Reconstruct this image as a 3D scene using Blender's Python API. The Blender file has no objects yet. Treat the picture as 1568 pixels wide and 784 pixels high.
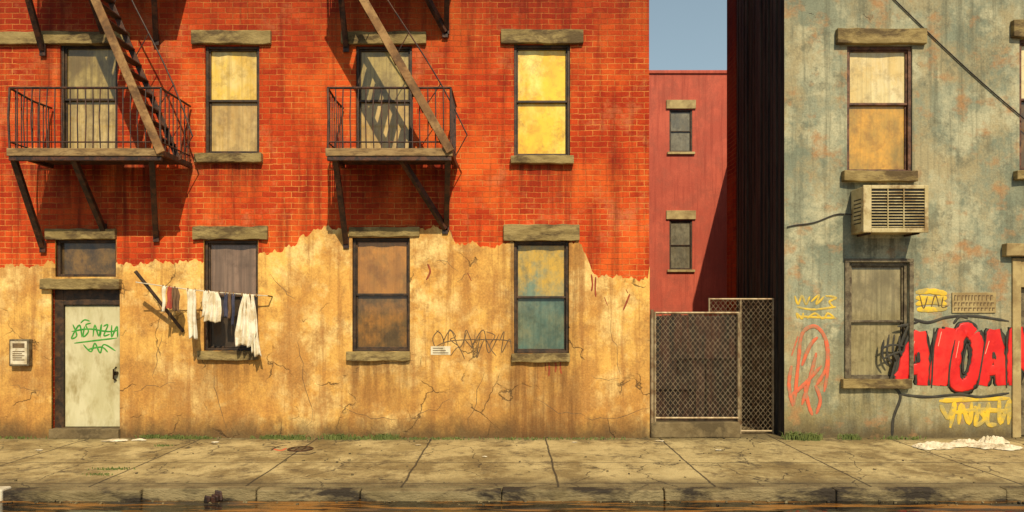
import bpy, bmesh, math, random
from mathutils import Vector
random.seed(7)
D=12.0; F=1080.0; HZ=472.0; CH=2.2
def X(px): return (px-784)/90.0
def Z(py): return (670-py)/90.0
def at(px,py,p=0.0):
    s=(D-p)/F
    return Vector(((px-784)*s,-p,CH+(HZ-py)*s))
scene=bpy.context.scene
# ---------------------------------------------------------------- materials
def newmat(name):
    m=bpy.data.materials.new(name); m.use_nodes=True
    nt=m.node_tree; b=nt.nodes['Principled BSDF']
    return m,nt,b
def coords(nt,scale=(1,1,1),loc=(0,0,0)):
    t=nt.nodes.new('ShaderNodeTexCoord'); mp=nt.nodes.new('ShaderNodeMapping')
    mp.inputs['Scale'].default_value=scale; mp.inputs['Location'].default_value=loc
    nt.links.new(t.outputs['Object'],mp.inputs['Vector']); return mp.outputs[0]
def noise(nt,vec,scale,detail=6,rough=.6,dist=0):
    n=nt.nodes.new('ShaderNodeTexNoise'); n.inputs['Scale'].default_value=scale
    n.inputs['Detail'].default_value=min(detail,5); n.inputs['Roughness'].default_value=rough
    n.inputs['Distortion'].default_value=min(dist,.25)
    nt.links.new(vec,n.inputs['Vector']); return n.outputs['Fac']
def rng(nt,s,a,b,c=0,d=1):
    n=nt.nodes.new('ShaderNodeMapRange'); n.inputs[1].default_value=a; n.inputs[2].default_value=b
    n.inputs[3].default_value=c; n.inputs[4].default_value=d; nt.links.new(s,n.inputs[0]); return n.outputs[0]
def setin(nt,i,v):
    if isinstance(v,bpy.types.NodeSocket): nt.links.new(v,i)
    elif isinstance(v,(tuple,list)): i.default_value=(v[0],v[1],v[2],1)
    else: i.default_value=v
def mix(nt,f,a,b,mode='MIX'):
    n=nt.nodes.new('ShaderNodeMix'); n.data_type='RGBA'; n.blend_type=mode
    setin(nt,n.inputs[0],f); setin(nt,n.inputs[6],a); setin(nt,n.inputs[7],b); return n.outputs[2]
def mth(nt,op,a,b=0.0):
    n=nt.nodes.new('ShaderNodeMath'); n.operation=op
    for i,v in ((0,a),(1,b)):
        if isinstance(v,bpy.types.NodeSocket): nt.links.new(v,n.inputs[i])
        else: n.inputs[i].default_value=v
    return n.outputs[0]
def bump(nt,b,h,strength=.4,dist=.02):
    n=nt.nodes.new('ShaderNodeBump'); n.inputs['Strength'].default_value=strength
    n.inputs['Distance'].default_value=dist; nt.links.new(h,n.inputs['Height']); nt.links.new(n.outputs[0],b.inputs['Normal'])
def sep(nt,vec):
    n=nt.nodes.new('ShaderNodeSeparateXYZ'); nt.links.new(vec,n.inputs[0]); return n.outputs
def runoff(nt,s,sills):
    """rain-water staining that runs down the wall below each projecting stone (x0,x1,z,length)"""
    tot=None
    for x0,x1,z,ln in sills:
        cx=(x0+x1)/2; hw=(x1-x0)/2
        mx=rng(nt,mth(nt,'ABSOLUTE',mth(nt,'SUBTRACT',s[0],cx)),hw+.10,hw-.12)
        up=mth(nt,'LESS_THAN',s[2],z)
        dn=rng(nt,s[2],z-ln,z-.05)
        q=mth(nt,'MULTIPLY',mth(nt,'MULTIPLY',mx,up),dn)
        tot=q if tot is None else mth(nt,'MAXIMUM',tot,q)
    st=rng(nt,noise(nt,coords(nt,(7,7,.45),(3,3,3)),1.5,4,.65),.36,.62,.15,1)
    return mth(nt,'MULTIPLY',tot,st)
def simple(name,c1,c2,scale=6,rough=.7,bs=.3,stretch=(1,1,1),metal=0,bd=.01,lo=.40,hi=.60,c3=None):
    m,nt,b=newmat(name); v=coords(nt,stretch)
    f=rng(nt,noise(nt,v,scale,5,.65,.3),lo,hi); c=mix(nt,f,c1,c2)
    if c3:
        c=mix(nt,rng(nt,noise(nt,coords(nt,stretch,(5,2,9)),scale*.6,5,.7,.8),.47,.60),c,c3)
    nt.links.new(c,b.inputs['Base Color']); b.inputs['Roughness'].default_value=rough; b.inputs['Metallic'].default_value=metal
    if bs: bump(nt,b,noise(nt,v,scale*6,3,.7),bs,bd)
    return m
def plaster(name,c1,c2,stain,streak,bottom,zb=1.3,crackw=.012,crackmask=(.52,.6),pale=None,spots=None,bs=.45,stainamt=.8,toprange=None,darkblot=None,sills=None):
    m,nt,b=newmat(name); v=coords(nt); s=sep(nt,v); z=s[2]
    c=mix(nt,rng(nt,noise(nt,v,.55,5,.66,.8),.42,.58),c1,c2)
    if pale: c=mix(nt,rng(nt,noise(nt,coords(nt,(1,1,1),(7,3,1)),1.0,5,.72),.47,.58,0,.9),c,pale)
    c=mix(nt,rng(nt,noise(nt,coords(nt,(1,1,.8),(3,8,4)),1.2,5,.76),.47,.61,0,stainamt),c,stain)
    if darkblot: c=mix(nt,rng(nt,noise(nt,coords(nt,(1,1,1),(13,8,14)),2.8,5,.78),.52,.65,0,.65),c,darkblot)
    c=mix(nt,rng(nt,noise(nt,coords(nt,(5,5,.28)),1.4,5,.65),.50,.66,0,.7),c,streak)
    low=rng(nt,z,zb,0.0); lown=mth(nt,'MULTIPLY',low,rng(nt,noise(nt,coords(nt,(1,1,.7),(1,1,5)),1.5,5,.74),.32,.56))
    c=mix(nt,mth(nt,'MULTIPLY',lown,.9),c,bottom)
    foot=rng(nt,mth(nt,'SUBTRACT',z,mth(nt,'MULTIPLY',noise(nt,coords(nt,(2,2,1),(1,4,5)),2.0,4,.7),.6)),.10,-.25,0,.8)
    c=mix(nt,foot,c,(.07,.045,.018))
    if toprange:
        th=rng(nt,mth(nt,'ADD',z,mth(nt,'MULTIPLY',noise(nt,coords(nt,(3,3,.5),(1,9,5)),1.5,4,.7),2.5)),toprange[0],toprange[1],0,.6); c=mix(nt,th,c,streak)
    if spots: c=mix(nt,rng(nt,noise(nt,coords(nt,(1,1,1.2),(2,0,7)),2.0,4,.62),.55,.67,0,.8),c,spots)
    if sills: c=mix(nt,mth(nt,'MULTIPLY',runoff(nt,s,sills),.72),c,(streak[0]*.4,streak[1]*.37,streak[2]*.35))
    g=noise(nt,v,30,4,.75); c=mix(nt,.65,c,mix(nt,rng(nt,g,.3,.7),(.34,.34,.34),(.70,.70,.70)),'OVERLAY')
    wv=nt.nodes.new('ShaderNodeVectorMath'); wv.operation='ADD'; nn=nt.nodes.new('ShaderNodeTexNoise'); nn.inputs['Scale'].default_value=2.5; nn.inputs['Detail'].default_value=4
    nt.links.new(v,nn.inputs['Vector']); sc=nt.nodes.new('ShaderNodeVectorMath'); sc.operation='SCALE'; sc.inputs[3].default_value=.7
    nt.links.new(nn.outputs['Color'],sc.inputs[0]); nt.links.new(v,wv.inputs[0]); nt.links.new(sc.outputs[0],wv.inputs[1])
    vo=nt.nodes.new('ShaderNodeTexVoronoi'); vo.feature='DISTANCE_TO_EDGE'; vo.inputs['Scale'].default_value=.8; nt.links.new(wv.outputs[0],vo.inputs['Vector'])
    cr=mth(nt,'MULTIPLY',rng(nt,vo.outputs['Distance'],0,crackw,1,0),rng(nt,noise(nt,coords(nt,(1,1,1),(9,9,9)),1.1,3),*crackmask))
    c=mix(nt,mth(nt,'MULTIPLY',cr,.85),c,(.05,.03,.012))
    nt.links.new(c,b.inputs['Base Color']); b.inputs['Roughness'].default_value=.88
    h=mth(nt,'ADD',mth(nt,'MULTIPLY',g,.25),noise(nt,v,4,4,.7)); h=mth(nt,'SUBTRACT',h,cr)
    bump(nt,b,h,bs,.03); return m
def brick(name,dark=1.0,sills=None):
    m,nt,b=newmat(name); v=coords(nt); s=sep(nt,v)
    wob=mth(nt,'MULTIPLY',mth(nt,'SUBTRACT',noise(nt,v,3.0,2),.5),.04)
    wob2=mth(nt,'MULTIPLY',mth(nt,'SUBTRACT',noise(nt,v,15,2),.5),.016)
    cx=nt.nodes.new('ShaderNodeCombineXYZ'); nt.links.new(mth(nt,'ADD',mth(nt,'ADD',s[0],s[1]),wob2),cx.inputs[0])
    nt.links.new(mth(nt,'ADD',mth(nt,'ADD',s[2],wob),wob2),cx.inputs[1])
    br=nt.nodes.new('ShaderNodeTexBrick'); nt.links.new(cx.outputs[0],br.inputs['Vector'])
    br.inputs['Scale'].default_value=1; br.inputs['Brick Width'].default_value=.25; br.inputs['Row Height'].default_value=.095
    br.inputs['Mortar Size'].default_value=.0085; br.inputs['Mortar Smooth'].default_value=.45; br.inputs['Bias'].default_value=-.1
    k=dark
    br.inputs['Color1'].default_value=(.64*k,.080*k,.014*k,1); br.inputs['Color2'].default_value=(.36*k,.030*k,.008*k,1)
    br.inputs['Mortar'].default_value=(.45*k,.045*k,.011*k,1)
    c=br.outputs['Color']
    c=mix(nt,rng(nt,noise(nt,v,.45,5,.66),.44,.59,0,.65),c,(.30*k,.020*k,.006*k))
    c=mix(nt,rng(nt,noise(nt,coords(nt,(1,1,1),(4,4,4)),.7,5,.7),.48,.62,0,.65),c,(.76*k,.140*k,.022*k))
    c=mix(nt,rng(nt,noise(nt,coords(nt,(1,1,1.1),(14,4,2)),1.1,5,.78),.55,.66,0,.45),c,(.58*k,.22*k,.09*k))
    mc=mix(nt,rng(nt,noise(nt,coords(nt,(1,1,1),(2,4,8)),1.0,4,.7),.40,.60),(.74*k,.28*k,.070*k),(.44*k,.10*k,.024*k))
    c=mix(nt,mth(nt,'MULTIPLY',br.outputs['Fac'],.9),c,mc)
    c=mix(nt,rng(nt,noise(nt,coords(nt,(4,4,.3)),1.2,5,.65),.50,.68,0,.65),c,(.12*k,.012*k,.006*k))
    th=rng(nt,mth(nt,'ADD',s[2],mth(nt,'MULTIPLY',noise(nt,coords(nt,(1.5,1.5,.6),(1,9,5)),1.0,4,.7),4)),7.6,10.2,0,.6); c=mix(nt,th,c,(.11*k,.012*k,.006*k))
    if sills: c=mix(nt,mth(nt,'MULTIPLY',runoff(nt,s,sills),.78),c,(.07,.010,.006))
    g=noise(nt,v,40,4,.7); c=mix(nt,.6,c,mix(nt,rng(nt,g,.3,.7),(.34,.34,.34),(.69,.69,.69)),'OVERLAY')
    nt.links.new(c,b.inputs['Base Color']); b.inputs['Roughness'].default_value=.9; b.inputs['Specular IOR Level'].default_value=.2
    h=mth(nt,'ADD',mth(nt,'MULTIPLY',br.outputs['Fac'],-1.0),mth(nt,'MULTIPLY',g,.5)); bump(nt,b,h,.6,.012); return m
def pane(name,a,bc,c3,scale=2.2,streaks=0,rough=.28):
    m,nt,b=newmat(name); v=coords(nt,(1,1,.8),(random.random()*20,0,random.random()*20))
    c=mix(nt,rng(nt,noise(nt,v,scale,5,.7),.42,.60),a,bc)
    c=mix(nt,rng(nt,noise(nt,coords(nt,(1.2,1,.7),(random.random()*30,3,1)),scale*.8,5,.74),.45,.62,0,.9),c,c3)
    c=mix(nt,rng(nt,noise(nt,coords(nt,(1,1,1),(random.random()*30,1,4)),4,5,.78),.48,.70,0,.7),c,(a[0]*.32,a[1]*.27,a[2]*.2))
    if streaks:
        w=noise(nt,coords(nt,(9,1,.25)),2.0,4,.6,.3); c=mix(nt,rng(nt,w,.4,.65,0,streaks),c,(a[0]*.35,a[1]*.33,a[2]*.28))
        bump(nt,b,w,.4,.03)
    nt.links.new(c,b.inputs['Base Color']); b.inputs['Roughness'].default_value=.6
    b.inputs['Coat Weight'].default_value=1.0; b.inputs['Coat Roughness'].default_value=.06
    return m
M={}
def sl(lst): return [(X(a),X(b),Z(c),d) for a,b,c,d in lst]
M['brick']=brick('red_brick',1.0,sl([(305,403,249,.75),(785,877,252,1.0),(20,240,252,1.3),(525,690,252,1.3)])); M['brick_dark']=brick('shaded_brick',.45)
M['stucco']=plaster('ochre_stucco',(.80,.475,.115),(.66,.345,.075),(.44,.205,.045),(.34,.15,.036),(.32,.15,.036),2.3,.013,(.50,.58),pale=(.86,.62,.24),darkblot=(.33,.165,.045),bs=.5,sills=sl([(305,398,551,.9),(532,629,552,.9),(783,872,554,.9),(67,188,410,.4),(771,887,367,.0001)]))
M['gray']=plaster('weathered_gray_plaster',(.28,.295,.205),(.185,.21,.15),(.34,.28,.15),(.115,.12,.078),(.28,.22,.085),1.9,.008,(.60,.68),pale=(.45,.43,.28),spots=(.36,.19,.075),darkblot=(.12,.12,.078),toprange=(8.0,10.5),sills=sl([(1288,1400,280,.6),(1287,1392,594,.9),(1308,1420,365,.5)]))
M['far']=plaster('faded_red_render',(.52,.105,.060),(.42,.078,.045),(.36,.08,.048),(.30,.05,.03),(.24,.06,.03),2,.004,(.7,.8),bs=.2)
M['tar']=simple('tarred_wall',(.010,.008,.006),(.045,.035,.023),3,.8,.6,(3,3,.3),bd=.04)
M['stone']=simple('brownstone',(.22,.158,.055),(.33,.245,.095),3,.85,.6,(1,1,2.5),bd=.02,c3=(.10,.065,.024))
M['paleston']=simple('pale_lintel',(.46,.36,.16),(.36,.27,.12),3,.85,.3,c3=(.27,.19,.08))
M['frame']=simple('dark_window_frame',(.016,.010,.006),(.045,.026,.013),9,.6,.4,c3=(.08,.04,.016))
M['frame2']=simple('olive_window_frame',(.10,.08,.045),(.20,.16,.09),9,.6,.4,c3=(.06,.04,.02))
M['frame3']=simple('rust_window_frame',(.10,.035,.015),(.18,.08,.04),9,.6,.4,c3=(.04,.018,.01))
M['iron']=simple('rusty_black_iron',(.014,.007,.005),(.04,.016,.010),12,.6,.4,c3=(.09,.03,.012))
M['rustwood']=simple('weathered_stair_stringer',(.24,.12,.04),(.11,.055,.02),4,.8,.5,c3=(.36,.21,.08))
M['deck']=simple('weathered_platform_edge',(.30,.19,.075),(.14,.085,.035),5,.85,.5,(1,1,4),c3=(.34,.23,.10))
M['door']=simple('old_cream_door_paint',(.50,.46,.26),(.62,.58,.37),1.6,.55,.35,(1.5,1,.6),c3=(.33,.27,.12))
M['white']=simple('white_cotton',(.74,.68,.52),(.82,.78,.66),6,.9,.2,c3=(.60,.50,.33))
M['redc']=simple('red_cotton',(.42,.07,.04),(.30,.05,.03),6,.9,.2)
M['brownc']=simple('brown_cotton',(.20,.11,.05),(.12,.07,.04),6,.9,.2)
M['bluec']=simple('navy_cotton',(.03,.035,.07),(.06,.06,.10),6,.9,.2)
M['rope']=simple('rope',(.6,.55,.42),(.5,.42,.3),20,.9,0)
M['ac']=simple('aged_cream_metal',(.46,.37,.17),(.58,.49,.27),5,.5,.15,c3=(.27,.18,.07))
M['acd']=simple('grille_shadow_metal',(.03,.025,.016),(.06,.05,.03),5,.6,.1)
M['galv']=simple('galvanised_wire',(.30,.23,.13),(.42,.33,.20),10,.45,.1,metal=.3,c3=(.20,.12,.06))
M['board']=simple('rusty_sheet_fence',(.018,.012,.008),(.055,.022,.014),2.0,.8,.4,(4,1,.5),c3=(.010,.008,.006))
M['conc']=simple('rough_concrete',(.22,.165,.08),(.14,.10,.045),3,.9,.6,c3=(.09,.065,.03),bd=.02)
M['kerb']=simple('worn_kerb',(.15,.115,.05),(.26,.205,.10),2.0,.85,.8,(1,1,3),c3=(.028,.020,.011),bd=.03)
M['whitek']=simple('white_painted_kerb',(.60,.55,.42),(.45,.40,.28),4,.8,.4)
M['paper']=simple('paper',(.62,.55,.40),(.72,.66,.50),6,.9,.2,c3=(.42,.34,.20))
M['weed']=simple('weed_leaf',(.07,.10,.018),(.12,.15,.028),9,.7,0)
M['sprayred']=simple('red_spray_paint',(.72,.014,.012),(.58,.008,.008),3,.45,.1,c3=(.76,.03,.02))
M['sprayblack']=simple('black_spray_paint',(.02,.018,.014),(.05,.045,.03),5,.6,.1)
M['sprayyellow']=simple('yellow_spray_paint',(.76,.50,.025),(.58,.40,.05),6,.7,.1,c3=(.40,.32,.10))
M['sprayorange']=simple('orange_spray_paint',(.68,.13,.05),(.52,.13,.065),8,.7,.1,c3=(.38,.19,.10))
M['spraygreen']=simple('green_spray_paint',(.02,.24,.02),(.06,.32,.04),8,.7,.1)
M['spraypink']=simple('pink_spray_paint',(.85,.45,.32),(.8,.35,.25),8,.6,.1)
M['spraygray']=simple('faded_marker',(.08,.05,.025),(.18,.115,.05),10,.8,.1)
M['stain']=simple('rust_drip',(.22,.04,.015),(.34,.07,.02),12,.8,.1)
M['cable']=simple('black_rubber',(.01,.01,.01),(.025,.02,.02),8,.5,0)
M['brass']=simple('dark_brass',(.03,.02,.012),(.08,.05,.03),8,.35,0,metal=.8)
P={}
P['cream']=pane('curtained_glass_cream',(.52,.37,.12),(.62,.47,.20),(.28,.18,.05),1.6,.6)
P['gold']=pane('curtained_glass_gold',(.86,.57,.07),(.70,.44,.06),(.82,.64,.24),1.6,.4)
P['beige']=pane('curtained_glass_beige',(.66,.47,.18),(.54,.36,.10),(.46,.27,.06),1.4,.5)
P['olive']=pane('dirty_glass_olive',(.40,.29,.075),(.52,.39,.13),(.15,.095,.025),1.3,.6)
P['yellow']=pane('yellow_blind_glass',(.95,.60,.012),(.85,.44,.008),(.98,.82,.22),1.3,0)
P['yellow2']=pane('yellow_blind_glass_lower',(.92,.56,.012),(.74,.36,.008),(.94,.72,.12),1.3,0)
P['amber']=pane('dirty_glass_amber',(.54,.23,.03),(.22,.12,.025),(.36,.155,.025),1.4,.3)
P['brown']=pane('dirty_glass_brown',(.13,.075,.02),(.36,.155,.022),(.05,.03,.01),1.5,.3)
P['teal']=pane('dirty_glass_teal',(.10,.19,.15),(.19,.21,.12),(.05,.11,.09),1.7,.3)
P['tealyellow']=pane('dirty_glass_teal_yellow',(.17,.24,.16),(.58,.35,.03),(.66,.39,.03),1.7,.2)
P['taupe']=pane('taupe_curtain_glass',(.27,.17,.11),(.24,.15,.095),(.22,.13,.08),3,.7)
P['dark']=pane('dark_glass',(.02,.014,.008),(.04,.025,.012),(.07,.035,.012),2,0)
P['tran']=pane('transom_glass',(.07,.045,.012),(.22,.115,.02),(.035,.02,.008),2.0,0)
P['ivory']=pane('ivory_blind_glass',(.76,.63,.30),(.68,.50,.18),(.82,.72,.44),1.5,.3)
P['ochre']=pane('ochre_glass',(.68,.35,.035),(.48,.28,.04),(.26,.18,.035),1.3,.2)
P['graygreen']=pane('gray_green_glass',(.32,.275,.13),(.40,.33,.165),(.20,.16,.065),1.6,.6)
P['farw']=pane('distant_glass',(.14,.12,.07),(.22,.2,.13),(.08,.08,.06),1.6,.2)
# ---------------------------------------------------------------- mesh helpers
def empty(name):
    o=bpy.data.objects.new(name,None); scene.collection.objects.link(o); o.empty_display_size=.2; return o
class MB:
    def __init__(s,name,mats,parent=None,bevel=0,smooth=False):
        s.name=name; s.mats=mats if isinstance(mats,list) else [mats]; s.parent=parent; s.v=[]; s.f=[]; s.mi=[]; s.bevel=bevel; s.smooth=smooth
    def quad(s,*p,m=0):
        i=len(s.v); s.v+= [tuple(q) for q in p]; s.f.append(tuple(range(i,i+len(p)))); s.mi.append(m)
    def box(s,x0,x1,y0,y1,z0,z1,m=0,j=0):
        r=lambda:random.uniform(-j,j)
        c=[(x+r(),y+r(),z+r()) for x,y,z in ((x0,y0,z0),(x1,y0,z0),(x1,y1,z0),(x0,y1,z0),(x0,y0,z1),(x1,y0,z1),(x1,y1,z1),(x0,y1,z1))]
        i=len(s.v); s.v+=c
        for f in ((0,1,5,4),(1,2,6,5),(2,3,7,6),(3,0,4,7),(4,5,6,7),(3,2,1,0)): s.f.append(tuple(i+k for k in f)); s.mi.append(m)
    def beam(s,a,b,w,h,m=0,up=(0,0,1)):
        a=Vector(a); b=Vector(b); d=(b-a).normalized(); u=Vector(up)
        if abs(d.dot(u))>.98: u=Vector((0,1,0))
        r=d.cross(u).normalized(); u=r.cross(d).normalized()
        i=len(s.v)
        for q in (a,b):
            for sx,sz in ((-1,-1),(1,-1),(1,1),(-1,1)): s.v.append(tuple(q+r*sx*w/2+u*sz*h/2))
        for f in ((0,1,2,3),(7,6,5,4),(0,4,5,1),(1,5,6,2),(2,6,7,3),(3,7,4,0)): s.f.append(tuple(i+k for k in f)); s.mi.append(m)
    def tube(s,pts,r,n=6,m=0):
        pts=[Vector(p) for p in pts]; base=len(s.v)
        for k,p in enumerate(pts):
            d=(pts[min(k+1,len(pts)-1)]-pts[max(k-1,0)]).normalized(); u=Vector((0,0,1)) if abs(d.z)<.95 else Vector((0,1,0))
            a=d.cross(u).normalized(); b=a.cross(d).normalized()
            for t in range(n):
                an=2*math.pi*t/n; s.v.append(tuple(p+a*math.cos(an)*r+b*math.sin(an)*r))
        for k in range(len(pts)-1):
            for t in range(n):
                s.f.append((base+k*n+t,base+k*n+(t+1)%n,base+(k+1)*n+(t+1)%n,base+(k+1)*n+t)); s.mi.append(m)
    def done(s):
        me=bpy.data.meshes.new(s.name); me.from_pydata(s.v,[],s.f); 
        for mm in s.mats: me.materials.append(mm)
        for p,mi in zip(me.polygons,s.mi): p.material_index=mi; p.use_smooth=s.smooth
        bm=bmesh.new(); bm.from_mesh(me); bmesh.ops.recalc_face_normals(bm,faces=bm.faces); bm.to_mesh(me); bm.free()
        o=bpy.data.objects.new(s.name,me); scene.collection.objects.link(o)
        if s.parent: o.parent=s.parent
        if s.bevel:
            b=o.modifiers.new('b','BEVEL'); b.width=s.bevel; b.segments=2; b.limit_method='ANGLE'
        return o
def smoothpts(pts,n=6):
    if len(pts)<3: return pts
    P_=[pts[0]]+list(pts)+[pts[-1]]; out=[]
    for i in range(1,len(P_)-2):
        a,b,c,d=P_[i-1:i+3]
        for k in range(n):
            t=k/n; out.append(tuple(.5*((2*b[q])+(c[q]-a[q])*t+(2*a[q]-5*b[q]+4*c[q]-d[q])*t*t+(3*b[q]-a[q]-3*c[q]+d[q])*t**3) for q in (0,1)))
    out.append(pts[-1]); return out
def paint(name,strokes,r,mat_,parent=None,y=0.0,flat=.08,smooth=True,horizontal=False,taper=.45):
    """spray-paint strokes lying on a wall (metres x,z) as very flat beads of paint"""
    cu=bpy.data.curves.new(name,'CURVE'); cu.dimensions='3D'; cu.bevel_depth=r; cu.bevel_resolution=2; cu.use_fill_caps=True
    for st in strokes:
        q=smoothpts(st) if smooth else st
        sp=cu.splines.new('POLY'); sp.points.add(len(q)-1)
        for k,(x,z) in enumerate(q):
            sp.points[k].co=(x,0,z,1) if not horizontal else (x,z,0,1)
            e=min(k,len(q)-1-k); sp.points[k].radius=(taper+(1-taper)*min(1,e/2))*random.uniform(.85,1.1)
    cu.materials.append(mat_)
    o=bpy.data.objects.new(name,cu); scene.collection.objects.link(o)
    if horizontal: o.scale=(1,1,flat); o.location=(0,0,y)
    else: o.scale=(1,flat,1); o.location=(0,y,0)
    if parent: o.parent=parent
    return o
def px(strokes): return [[(X(a),Z(b)) for a,b in s] for s in strokes]
def wall(name,mat_,parent,x0,x1,z0,top,y,openings,depth=.16,step=None,back=.16):
    xs={x0,x1}
    for o in openings: xs|={o[0],o[1]}
    if step:
        k=x0
        while k<x1: xs.add(k); k+=step
    xs=sorted(x for x in xs if x0<=x<=x1)
    xs=[x for i,x in enumerate(xs) if i==0 or x-xs[i-1]>1e-5]
    mb=MB(name,mat_,parent)
    T={x:top(x) for x in xs}
    for a,b in zip(xs,xs[1:]):
        mid=(a+b)/2; cuts=sorted((o[2],o[3]) for o in openings if o[0]<mid<o[1])
        z=z0; segs=[]
        for c0,c1 in cuts:
            if c0>z: segs.append((z,z,min(c0,99),min(c0,99),False))
            z=c1
        segs.append((z,z,T[a],T[b],True))
        for (za,zb,zc,zd,istop) in segs:
            if istop and (zc<=za+1e-4 or zd<=zb+1e-4): continue
            mb.quad((a,y,za),(b,y,zb),(b,y,zd),(a,y,zc))
            if istop: mb.quad((a,y,zc),(b,y,zd),(b,y+back,zd),(a,y+back,zc))
    for o in openings:
        a,b,c,d=o[:4]; yd=y+depth
        mb.quad((a,y,c),(a,yd,c),(a,yd,d),(a,y,d)); mb.quad((b,y,c),(b,y,d),(b,yd,d),(b,yd,c))
        mb.quad((a,y,d),(b,y,d),(b,yd,d),(a,yd,d))
        if c>z0+.01: mb.quad((a,y,c),(b,y,c),(b,yd,c),(a,yd,c))
    return mb.done()
def window(parent,l,r,t,b,up,lo,frame='frame',y=0.0,fw=.045,meet=.5,sc=None):
    f=MB('window_frame',M[frame],parent,bevel=.006)
    yo=y+.03
    f.box(l,l+fw,yo,y+.15,b,t); f.box(r-fw,r,yo,y+.15,b,t); f.box(l+fw,r-fw,yo,y+.15,t-fw,t); f.box(l+fw,r-fw,yo,y+.15,b,b+fw)
    mz=b+(t-b)*meet
    s=.026
    L,R=l+fw,r-fw
    f.box(L,R,y+.055,y+.10,mz-.02,mz+.02)
    f.box(L,L+s,y+.062,y+.12,mz+.02,t-fw); f.box(R-s,R,y+.062,y+.12,mz+.02,t-fw); f.box(L+s,R-s,y+.062,y+.12,t-fw-s,t-fw)
    f.box(L,L+s,y+.085,y+.12,b+fw,mz-.02); f.box(R-s,R,y+.085,y+.12,b+fw,mz-.02); f.box(L+s,R-s,y+.085,y+.12,b+fw,b+fw+s)
    f.done()
    g=MB('glass_upper',P[up],parent); g.quad((L,y+.095,mz),(R,y+.095,mz),(R,y+.095,t-fw),(L,y+.095,t-fw)); g.done()
    g=MB('glass_lower',P[lo],parent); g.quad((L,y+.11,b+fw),(R,y+.11,b+fw),(R,y+.11,mz),(L,y+.11,mz)); g.done()
def slab(mb,x0,x1,y0,y1,z0,z1,seg=9,j=.010):
    """worn stone slab with slightly uneven arrises"""
    rows=[]
    for i in range(seg+1):
        x=x0+(x1-x0)*i/seg; r=lambda:random.uniform(-j,j)
        k=len(mb.v); mb.v+=[(x,y0+r(),z0+r()),(x,y1,z0),(x,y1,z1),(x,y0+r(),z1+r())]; rows.append(k)
    for a,b in zip(rows,rows[1:]):
        for q in range(4):
            mb.f.append((a+q,a+(q+1)%4,b+(q+1)%4,b+q)); mb.mi.append(0)
    for a in (rows[0],rows[-1]): mb.f.append((a,a+1,a+2,a+3)); mb.mi.append(0)
def stone(parent,name,a,b,t,bt,proud=.08,mat_='stone',y=0):
    m=MB(name,M[mat_],parent,bevel=.012); slab(m,X(a),X(b),y-proud,y+.10,Z(bt),Z(t)); m.done()
# ================================================================ LEFT BRICK BUILDING
bb=empty('brick_building')
UP=3.33
wins=[
 (92,180,66,236,'olive','cream',(80,192,236,249),(0,199,50,69)),
 (314,397,70,236,'gold','beige',(301,403,236,250),(295,416,48,69)),
 (545,631,70,236,'olive','beige',(532,642,236,249),(523,653,50,69)),
 (787,873,68,240,'yellow','yellow2',(782,878,240,252),(767,893,47,68)),
 (313,396,368,537,'taupe','dark',(305,398,537,551),(297,411,347,367)),
 (540,628,364,538,'amber','brown',(532,629,538,552),(535,643,348,363)),
 (787,871,369,541,'tealyellow','teal',(783,872,541,554),(771,887,344,369)),
]
xR=X(994); xL=X(-420)
ops=[]
for w in wins: ops.append((X(w[0]),X(w[1]),Z(w[3]),Z(w[2])))
extra=[(-300,-216,66,236,'cream','olive',(-312,-204,236,249),(-318,-198,48,69)),(-300,-216,368,538,'brown','amber',(-312,-204,538,551),(-318,-198,348,367))]
wins+=extra
for w in extra: ops.append((X(w[0]),X(w[1]),Z(w[3]),Z(w[2])))
third=[]
for w in wins[:4]+extra[:1]:
    third.append(w); ops.append((X(w[0]),X(w[1]),Z(w[3])+UP,Z(w[2])+UP))
tran=(X(86),X(179),Z(424),Z(367)); doorop=(X(80),X(185),0.0,Z(443))
wall('brick_wall',M['brick'],bb,xL,xR,0,lambda x:11.3,0,ops+[tran,doorop],depth=.2)
for w in wins:
    window(bb,X(w[0]),X(w[1]),Z(w[2]),Z(w[3]),w[4],w[5],'frame')
    stone(bb,'window_sill',*w[6],proud=.11); stone(bb,'window_lintel',*w[7],proud=.07)
for w in third:
    window(bb,X(w[0]),X(w[1]),Z(w[2])+UP,Z(w[3])+UP,w[5],w[4],'frame')
    for k,pr in ((6,.11),(7,.07)):
        m=MB('window_stone',M['stone'],bb,bevel=.012); m.box(X(w[k][0]),X(w[k][1]),-pr,.1,Z(w[k][3])+UP,Z(w[k][2])+UP); m.done()
m=MB('cornice',M['stone'],bb,bevel=.02); m.box(xL-.1,xR+.1,-.3,.2,11.3,11.55); m.box(xL,xR,-.15,.2,11.05,11.3); m.done()
m=MB('side_and_rear_walls',[M['brick'],M['tar']],bb)
m.quad((xR,0,0),(xR,9,0),(xR,9,11.3),(xR,0,11.3)); m.quad((xL,0,0),(xL,9,0),(xL,9,11.3),(xL,0,11.3))
m.quad((xL,9,0),(xR,9,0),(xR,9,11.3),(xL,9,11.3)); m.quad((xL,.2,11.2),(xR,.2,11.2),(xR,9,11.2),(xL,9,11.2),m=1); 
m.quad((xL,.205,0),(xR,.205,0),(xR,.205,11.2),(xL,.205,11.2),m=1); m.done()
prof=[(-420,412),(0,408),(70,406),(75,403),(190,405),(240,402),(310,400),(330,396),(398,392),(418,386),(440,380),(455,376),(462,362),(474,358),(483,350),(500,349),(515,351),(528,353),(640,350),(680,350),(690,352),(696,366),(702,376),(725,373),(745,378),(765,378),(772,373),(885,372),(893,382),(902,398),(905,418),(918,421),(935,426),(960,422),(978,428),(994,430)]
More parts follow.
